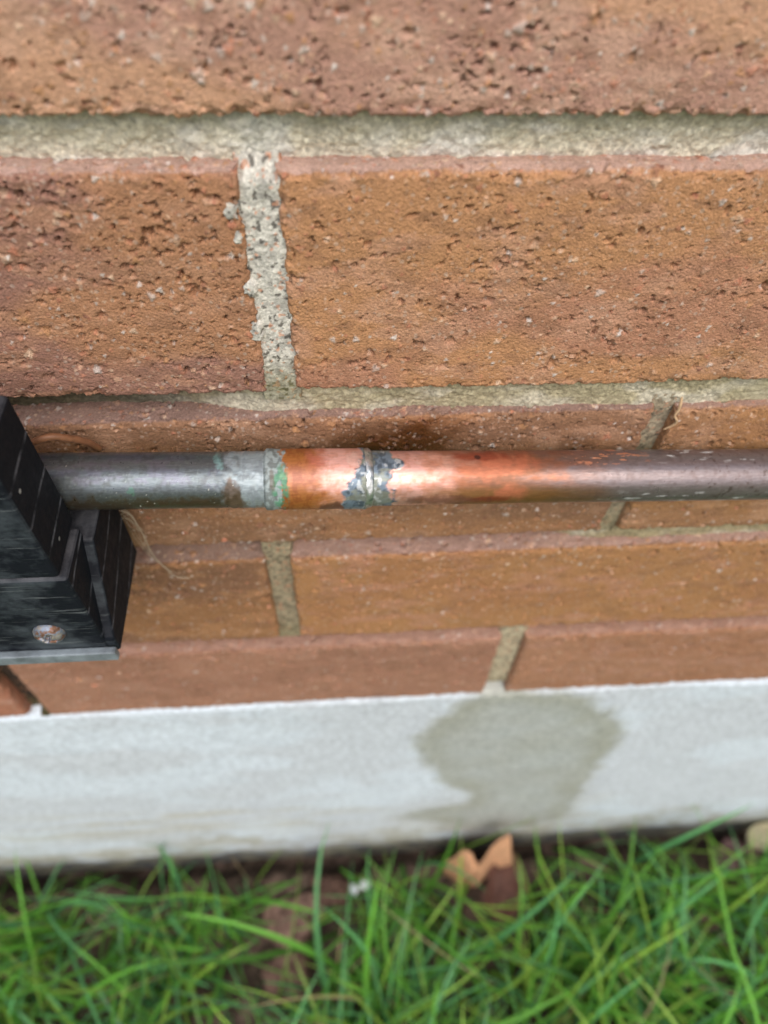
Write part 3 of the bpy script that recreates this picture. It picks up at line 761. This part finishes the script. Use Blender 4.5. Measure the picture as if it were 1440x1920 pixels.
lp = pipe_part('pipe_section', -0.30, -0.012, -0.085, -0.012, lambda s: np.full_like(s, R0), 'left', 0.0003)
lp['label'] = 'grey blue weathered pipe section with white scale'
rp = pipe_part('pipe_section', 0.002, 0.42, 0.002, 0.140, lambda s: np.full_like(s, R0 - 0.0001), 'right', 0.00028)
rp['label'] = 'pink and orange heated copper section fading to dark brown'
def coup_r(s):
    b = R0 + 0.00080
    e0 = ss(-0.0226, -0.0216, s); e1 = ss(0.0081, 0.0074, s)
    dent = -0.00022 * np.exp(-((s + 0.0185) / 0.0010) ** 2)
    return (R0 - 0.0002) + (b - R0 + 0.0002) * np.minimum(e0, e1) + dent
cp = pipe_part('pipe_coupling', -0.0226, 0.0081, -0.0226, 0.0081, coup_r, 'coupling', 0.00022)
cp['label'] = 'short sleeve coupling with green verdigris at its left end'
def solder(name, s0, s1, hgt, lab):
    sv = np.linspace(s0, s1, 14); a = np.linspace(0, 2 * np.pi, 144, endpoint=False)
    S, AA = np.meshgrid(sv, a, indexing='ij')
    t = (S - s0) / (s1 - s0)
    r = R0 - 0.0004 + hgt * np.sqrt(np.clip(1 - t ** 2, 0, 1)) * (0.75 + 0.5 * vn(AA * 3, S * 800, 9))
    P = np.stack([on_pipe(s) for s in sv])[:, None, :] + r[..., None] * (np.cos(AA)[..., None] * vdir + np.sin(AA)[..., None] * wdir)
    n = fbm(AA * 6, S * 900, 3, 12)
    col = mix(np.broadcast_to(lin(206, 210, 214), AA.shape + (3,)), lin(150, 160, 166), ss(0.45, 0.65, n))
    o = grid_obj(name, P - OP, M_pipe, cp, col, {'rough': 0.26 + 0.2 * n, 'metal': np.full(AA.shape, 0.9)}, wrap=True)
    o['label'] = lab
solder('solder_ring', 0.0073, 0.0100, 0.00128, 'bright silver solder ring at the right end of the coupling')

# ------------------------------------------------------------------ black bracket block
def plastic():
    mt, t, p = new_mat('black_plastic')
    tc = t.nodes.new('ShaderNodeTexCoord')
    def noise(scale, sx, sy, sz, rot=(0, 0, 0), det=5.0):
        mp = nd(t, 'Mapping'); mp.inputs['Scale'].default_value = (sx, sy, sz); mp.inputs['Rotation'].default_value = rot
        t.links.new(tc.outputs['Object'], mp.inputs['Vector'])
        n = nd(t, 'TexNoise', Scale=scale, Detail=det, Roughness=0.65); t.links.new(mp.outputs[0], n.inputs['Vector'])
        return n.outputs['Fac']
    def rmp(src, a, b, lo, hi):
        r = nd(t, 'MapRange'); r.inputs['From Min'].default_value = a; r.inputs['From Max'].default_value = b
        r.inputs['To Min'].default_value = lo; r.inputs['To Max'].default_value = hi
        t.links.new(src, r.inputs['Value']); return r.outputs[0]
    def mixc(f, c1, c2):
        mx = nd(t, 'Mix', data_type='RGBA'); t.links.new(f, mx.inputs[0])
        if isinstance(c1, tuple): mx.inputs[6].default_value = c1
        else: t.links.new(c1, mx.inputs[6])
        mx.inputs[7].default_value = c2
        return mx.outputs[2]
    geo = t.nodes.new('ShaderNodeNewGeometry'); sep = nd(t, 'SeparateXYZ'); t.links.new(geo.outputs['Normal'], sep.inputs[0])
    chalk = rmp(noise(75, 0.8, 1, 1.2), 0.45, 0.68, 0, 1)                    # rubbed chalky wear
    scr = rmp(noise(500, 0.10, 0.2, 2.2, (0, 0.25, 0)), 0.60, 0.70, 0, 0.8)  # fine scuffs
    frontness = rmp(sep.outputs['Y'], -0.3, -0.9, 0, 1)
    topness = rmp(sep.outputs['Z'], 0.35, 0.9, 0, 1)
    mul1 = nd(t, 'Math', operation='MULTIPLY'); t.links.new(chalk, mul1.inputs[0]); t.links.new(frontness, mul1.inputs[1])
    c = mixc(mul1.outputs[0], (0.007, 0.009, 0.014, 1), (0.058, 0.072, 0.084, 1))
    mul2 = nd(t, 'Math', operation='MULTIPLY'); t.links.new(scr, mul2.inputs[0]); t.links.new(frontness, mul2.inputs[1])
    c = mixc(mul2.outputs[0], c, (0.15, 0.17, 0.18, 1))
    dust = nd(t, 'Math', operation='MULTIPLY'); t.links.new(rmp(noise(120, 1, 1, 1), 0.35, 0.65, 0.2, 0.9), dust.inputs[0]); t.links.new(topness, dust.inputs[1])
    c = mixc(dust.outputs[0], c, (0.11, 0.115, 0.13, 1))
    # saw marks on the end faces: thin pale lines
    wv = nd(t, 'TexWave', wave_type='BANDS', bands_direction='Z', Scale=24.0, Distortion=3.5, Detail=2.0)
    wv.inputs['Detail Scale'].default_value = 0.6
    mp = nd(t, 'Mapping'); mp.inputs['Rotation'].default_value = (math.radians(-10), 0, 0)
    t.links.new(tc.outputs['Object'], mp.inputs['Vector']); t.links.new(mp.outputs[0], wv.inputs['Vector'])
    ln = rmp(wv.outputs['Fac'], 0.972, 0.998, 0, 1)
    sideness = rmp(sep.outputs['X'], 0.6, 0.95, 0, 1)
    m3 = nd(t, 'Math', operation='MULTIPLY'); t.links.new(ln, m3.inputs[0]); t.links.new(sideness, m3.inputs[1])
    brk = rmp(noise(160, 1, 1, 1), 0.40, 0.62, 0.05, 1)
    m4 = nd(t, 'Math', operation='MULTIPLY'); t.links.new(m3.outputs[0], m4.inputs[0]); t.links.new(brk, m4.inputs[1])
    c = mixc(m4.outputs[0], c, (0.13, 0.14, 0.17, 1))
    # white paint specks
    vo = nd(t, 'TexVoronoi', Scale=170.0); t.links.new(tc.outputs['Object'], vo.inputs['Vector'])
    sp = rmp(vo.outputs['Distance'], 0.13, 0.08, 0, 1)
    sp2 = nd(t, 'SeparateColor'); t.links.new(vo.outputs['Color'], sp2.inputs[0])
    m5 = nd(t, 'Math', operation='MULTIPLY'); t.links.new(sp, m5.inputs[0]); t.links.new(rmp(sp2.outputs[0], 0.90, 0.92, 0, 0.6), m5.inputs[1])
    c = mixc(m5.outputs[0], c, (0.5, 0.52, 0.52, 1))
    t.links.new(c, p.inputs['Base Color'])
    t.links.new(rmp(noise(200, 1, 1, 1), 0.3, 0.7, 0.55, 0.80), p.inputs['Roughness'])
    p.inputs['Specular IOR Level'].default_value = 0.14
    bu = nd(t, 'Bump', Strength=0.6, Distance=0.0003); t.links.new(noise(300, 0.3, 1, 1), bu.inputs['Height']); t.links.new(bu.outputs[0], p.inputs['Normal'])
    return mt
M_black = plastic()
M_grey = flat_mat('worn_grey_plastic', (0.16, 0.19, 0.215), 0.45, 0.4, 0, 140, 0.45, 0.0003)

import bmesh
def bev_box(name, x0, x1, y0, y1, z0, z1, mat, parent, bev=0.0009, org=(0, 0, 0), lab=None):
    bm = bmesh.new()
    V, F = box_pts(x0, x1, y0, y1, z0, z1)
    vv = [bm.verts.new(tuple(np.array(v) - np.array(org))) for v in V]
    for f in F: bm.faces.new([vv[i] for i in f])
    bmesh.ops.recalc_face_normals(bm, faces=bm.faces)
    bmesh.ops.bevel(bm, geom=list(bm.edges), offset=bev, segments=3, profile=0.5, affect='EDGES')
    me = bpy.data.meshes.new(name); bm.to_mesh(me); bm.free()
    me.materials.append(mat)
    for pl in me.polygons: pl.use_smooth = False
    o = bpy.data.objects.new(name, me); C.objects.link(o); o.parent = parent
    if lab: o['label'] = lab
    return o

BO = (-0.10, -0.009, G - 0.1451)
br = thing('pipe_bracket', 'black stepped plastic bracket block with a rusty screw, at the left end of the pipe', 'bracket', BO)
bz = G
bev_box('upper_block', -0.150, -0.0769, -0.0459, -0.0255, bz - 0.1000, bz - 0.0505, M_black, br, 0.0012, BO, 'black upper block with pale saw lines on its end')
bev_box('lower_block', -0.152, -0.0750, -0.0464, -0.0284, bz - 0.1450, bz - 0.1003, M_black, br, 0.0012, BO)
def prism(name, x0, x1, prof, mat, parent, bev, org):
    bm = bmesh.new()
    a = [bm.verts.new((x0 - org[0], y - org[1], z - org[2])) for y, z in prof]
    b = [bm.verts.new((x1 - org[0], y - org[1], z - org[2])) for y, z in prof]
    bm.faces.new(a); bm.faces.new(b[::-1])
    for i in range(len(prof)):
        k = (i + 1) % len(prof); bm.faces.new([a[i], b[i], b[k], a[k]])
    bmesh.ops.recalc_face_normals(bm, faces=bm.faces)
    bmesh.ops.bevel(bm, geom=list(bm.edges), offset=bev, segments=3, profile=0.5, affect='EDGES')
    me = bpy.data.meshes.new(name); bm.to_mesh(me); bm.free(); me.materials.append(mat)
    o = bpy.data.objects.new(name, me); C.objects.link(o); o.parent = parent
    return o
prism('rear_block', -0.150, -0.0721, [(-0.0075, bz - 0.1045), (-0.0300, bz - 0.1045), (-0.0458, bz - 0.1370), (-0.0458, bz - 0.1447), (-0.0075, bz - 0.1447)], M_black, br, 0.0008, BO)
bev_box('base_plate', -0.154, -0.0723, -0.0492, -0.0466, bz - 0.1452, bz - 0.1400, M_grey, br, 0.0006, BO, 'worn pale grey base plate')
bev_box('wall_spacer', -0.140, -0.0800, -0.0072, 0.0010, bz - 0.1380, bz - 0.1100, M_black, br, 0.0006, BO)

def screw():
    mt, t, p = new_mat('heat_tinted_steel')
    tc = t.nodes.new('ShaderNodeTexCoord'); n = nd(t, 'TexNoise', Scale=420.0, Detail=4.0); t.links.new(tc.outputs['Object'], n.inputs['Vector'])
    cr = nd(t, 'ValToRGB'); el = cr.color_ramp.elements
    el[0].position = 0.3; el[0].color = (0.05, 0.03, 0.022, 1); el[1].position = 0.76; el[1].color = (0.42, 0.44, 0.47, 1)
    for ps, cl in ((0.42, (0.22, 0.12, 0.08, 1)), (0.5, (0.20, 0.25, 0.33, 1)), (0.6, (0.33, 0.29, 0.25, 1))):
        e = el.new(ps); e.color = cl
    t.links.new(n.outputs['Fac'], cr.inputs[0]); t.links.new(cr.outputs[0], p.inputs['Base Color'])
    p.inputs['Metallic'].default_value = 0.6; p.inputs['Roughness'].default_value = 0.55
    bu = nd(t, 'Bump', Strength=0.6, Distance=0.0003); t.links.new(n.outputs['Fac'], bu.inputs['Height']); t.links.new(bu.outputs[0], p.inputs['Normal'])
    # position on the front of the lower block
    cxs, czs, yf = SX, SZ, -0.0464
    rs = np.linspace(0, 1, 26); a = np.linspace(0, 2 * np.pi, 64, endpoint=False)
    RR, AA = np.meshgrid(rs, a, indexing='ij')
    R_ = 0.0047
    hgt = 0.0030 * np.sqrt(np.clip(1 - RR ** 2 * 0.96, 0, 1)) * np.where(RR > 0.93, 0.75, 1)
    lx = np.abs(RR * np.cos(AA + 0.5)); lz = np.abs(RR * np.sin(AA + 0.5))
    slot = np.maximum(ss(0.17, 0.11, lx) * ss(0.62, 0.5, lz), ss(0.17, 0.11, lz) * ss(0.62, 0.5, lx))
    hgt = hgt - slot * 0.0022
    hgt = np.concatenate([hgt, np.full((1, 64), -0.0008)]); RR = np.concatenate([RR, RR[-1:]]); AA = np.concatenate([AA, AA[-1:]])
    P = np.stack([RR * R_ * np.cos(AA), -hgt, RR * R_ * np.sin(AA)], -1)
    o = grid_obj('screw', P, mt, br, loc=(cxs - BO[0], yf - BO[1], czs - BO[2]), wrap=True)
    o['label'] = 'domed steel screw with brown and blue heat tints'
SX, SZ = -0.0895, bz - 0.1296
screw()

# ------------------------------------------------------------------ small things on the wall
M_wire = flat_mat('brown_sheath', tuple(lin(132, 92, 66)), 0.45, 0.4, 0, 300, 0.3)
o = tube('wire_loop', [(-0.094, -0.006, G - 0.094), (-0.0885, -0.011, G - 0.0850), (-0.0835, -0.013, G - 0.0805), (-0.0795, -0.012, G - 0.0800), (-0.0760, -0.010, G - 0.0830), (-0.0735, -0.006, G - 0.0890), (-0.072, -0.003, G - 0.096)],
         0.0011, M_wire, None, 12, 8, (-0.08, -0.006, G - 0.09))
tag(o, 'brown wire loop bulging up between the pipe and the wall beside the black bracket', 'wire')
M_root = flat_mat('dry_fibre', tuple(lin(190, 160, 126)), 0.8, 0.2, 0, 400, 0.3)
o = tube('dry_root', [(0.1066, 0.0012, G - 0.0838), (0.1064, -0.0006, G - 0.0870), (0.1058, -0.0010, G - 0.0898), (0.1074, -0.0010, G - 0.0925), (0.1066, -0.0006, G - 0.0950), (0.1048, 0.0000, G - 0.0972)],
         [0.0004, 0.0005, 0.0004, 0.0005, 0.0004, 0.0003], M_root, None, 8, 6, (0.1064, 0, G - 0.09))
tag(o, 'thin tan dry root curling out of the mortar joint above the pipe at right', 'root')

M_web = flat_mat('dusty_cobweb', tuple(lin(176, 164, 146)), 0.9, 0.1)
web = thing('cobweb', 'dusty pale cobweb strands hanging on the bricks below the pipe beside the black bracket', 'cobweb', (-0.070, -0.003, G - 0.14))
rw = random.Random(4)
main = [(-0.0725, -0.006, -0.1225), (-0.0712, -0.0035, -0.1290), (-0.0700, -0.003, -0.1400), (-0.0695, -0.003, -0.1530), (-0.0672, -0.002, -0.1650), (-0.0640, -0.0025, -0.1705), (-0.0595, -0.002, -0.1730)]
for k in range(9):
    j = 0.0022 if k else 0.0
    n_ = len(main) if k < 3 else 3 + k % 2
    pts = [(x + rw.uniform(-j, j) - 0.0008 * (k % 3), y + rw.uniform(-j, j) * 0.5, z + rw.uniform(-j, j) + G) for x, y, z in main[:n_]]
    tube('strand', pts, 0.00016 if k == 0 else 0.00006, M_web, web, 6, 6, (0, 0, 0)).location = (0.070, 0.003, -(G - 0.14))

# ------------------------------------------------------------------ leaves, stones on the ground
def leaf(name, loc, length, width, lobes, curl, rotz, tilt, c, label, seed, roll=0.0):
    n, k = 26, 15
    s = np.linspace(0, 1, n); t = np.linspace(-1, 1, k)
    S, T = np.meshgrid(s, t, indexing='ij')
    wv = np.sin(np.pi * np.clip(S, 0.02, 0.985) ** 0.8) ** 0.7 * (1 - lobes * (0.5 + 0.5 * np.cos(S * 2 * np.pi * 2.5 + 0.7 * np.sign(T))) * np.abs(T) ** 2) * width / 2
    x = T * wv; y = S * length
    z = curl * length * (S - 0.5) ** 2 * 1.6 + curl * 0.9 * x * x / (width + 1e-6) * 2 + (fbm(S * 5, T * 2, 3, seed) - 0.5) * 0.008
    z = z + 0.0012 * np.exp(-(T / 0.1) ** 2)
    V = np.stack([x, y, z], -1)
    cr, sr = math.cos(tilt), math.sin(tilt); cz_, sz_ = math.cos(rotz), math.sin(rotz); c3, s3 = math.cos(roll), math.sin(roll)
    M3 = np.array([[cz_, -sz_, 0], [sz_, cz_, 0], [0, 0, 1]]) @ np.array([[1, 0, 0], [0, cr, -sr], [0, sr, cr]]) @ np.array([[c3, 0, s3], [0, 1, 0], [-s3, 0, c3]])
    V = V @ M3.T
    V[..., 1] = np.minimum(V[..., 1] + loc[1], -0.004) - loc[1]
    col = np.broadcast_to(c, S.shape + (3,)) * (0.7 + 0.5 * fbm(S * 9, T * 4, 4, seed + 1))[..., None]
    col = mix(col, c * 1.25, np.exp(-(T / 0.07) ** 2) * 0.7)
    o = grid_obj(name, V, M_stone, None, col, None, loc)
    sm = o.modifiers.new('thick', 'SOLIDIFY'); sm.thickness = 0.0005
    tag(o, label, 'leaf')
    return o
def lobed_leaf(loc, c, label):
    n, k = 34, 20
    xs = np.linspace(-1, 1, n); vs_ = np.linspace(0, 1, k)
    XX, VV = np.meshgrid(xs, vs_, indexing='ij')
    hgt = 0.046 * np.exp(-(np.abs(XX + 0.52) / 0.38) ** 3.2) + 0.072 * np.exp(-(np.abs(XX - 0.42) / 0.44) ** 3.2) + 0.012
    hgt = hgt * np.sqrt(np.clip(1 - XX ** 6, 0, 1)) + 0.003
    hgt = hgt * (0.9 + 0.2 * fbm(XX * 6, VV * 0, 3, 3))
    z = -0.012 + (hgt + 0.012) * VV
    x = 0.030 * XX * (0.55 + 0.55 * VV) + 0.004 * VV
    y = 0.34 * z + 0.010 * XX ** 2 - 0.16 * hgt * VV ** 2 + (fbm(XX * 3, VV * 3, 3, 5) - 0.5) * 0.010
    V = np.stack([x, np.minimum(y + loc[1], -0.004) - loc[1], z], -1)
    col = np.broadcast_to(c, XX.shape + (3,)) * (0.6 + 0.7 * fbm(XX * 6, VV * 5, 4, 8))[..., None]
    vein = np.maximum(np.exp(-((XX - 0.42 * VV) / 0.03) ** 2), np.exp(-((XX + 0.52 * VV) / 0.03) ** 2))
    col = mix(col, c * 0.55, vein * 0.6)
    o = grid_obj('dry_leaf', V, M_stone, None, col, None, loc)
    sm = o.modifiers.new('thick', 'SOLIDIFY'); sm.thickness = 0.0006
    tag(o, label, 'leaf')
lobed_leaf((0.109, -0.036, 0.010), lin(204, 156, 122), 'curled tan dry leaf with two lobes standing against the foundation')
leaf('dry_leaf', (0.128, -0.066, 0.006), 0.058, 0.040, 0.2, 0.4, math.radians(-20), math.radians(22), lin(96, 62, 52), 'dark brown dry leaf lying in the grass below the tan leaf', 9)
leaf('dry_leaf', (0.375, -0.020, 0.010), 0.042, 0.024, 0.1, 0.3, math.radians(-70), math.radians(18), lin(186, 176, 146), 'pale straw coloured leaf at the foot of the foundation near the right edge', 15)

def stone(name, loc, rad, sq, c, label, seed, cat='stone', group=None, mat=None):
    n, k = 20, 28
    th = np.linspace(0.02, np.pi - 0.02, n); ph = np.linspace(0, 2 * np.pi, k, endpoint=False)
    TH, PH = np.meshgrid(th, ph, indexing='ij')
    D = np.stack([np.sin(TH) * np.cos(PH), np.sin(TH) * np.sin(PH), np.cos(TH)], -1)
    nz = fbm(D[..., 0] * 1.9 + 5 + D[..., 2], D[..., 1] * 1.9 + 5 - D[..., 2], 5, seed, 0.68)
    r = rad * (0.25 + 1.45 * nz)
    P = D * r[..., None] * np.array([1, sq[0], sq[1]])
    col = np.broadcast_to(c, TH.shape + (3,)) * (0.7 + 0.6 * fbm(D[..., 0] * 4, D[..., 1] * 4 + D[..., 2] * 3, 3, seed + 2))[..., None]
    o = grid_obj(name, P, mat or M_stone, None, col, None, loc, wrap=True)
    tag(o, label, cat, group)
    return o
stone('soil_clod', (-0.052, -0.058, 0.004), 0.024, (0.8, 0.36), lin(134, 106, 96), 'large pinkish brown soil clod in the bare patch of the lawn', 21, 'soil clod', None, M_soil)
stone('soil_clod', (-0.060, -0.098, 0.004), 0.020, (0.9, 0.36), lin(128, 100, 90), 'pinkish brown soil clod in the bare patch nearest the bottom edge', 22, 'soil clod', None, M_soil)
stone('soil_clod', (-0.020, -0.034, 0.000), 0.018, (0.7, 0.36), lin(104, 80, 70), 'dark soil clod left of the white pebbles', 23, 'soil clod', None, M_soil)
stone('soil_clod', (0.362, -0.028, 0.004), 0.020, (0.8, 0.4), lin(126, 98, 98), 'purplish brown soil clod below the pale straw leaf at right', 24, 'soil clod', None, M_soil)
stone('white_pebble', (0.0095, -0.034, 0.016), 0.0052, (0.9, 0.8), lin(236, 238, 242), 'larger white pebble on the soil below the damp stain', 31, 'pebble')
stone('white_pebble', (0.0005, -0.037, 0.014), 0.0036, (1.1, 0.8), lin(226, 230, 236), 'smaller white pebble left of the larger one on bare soil', 32, 'pebble')
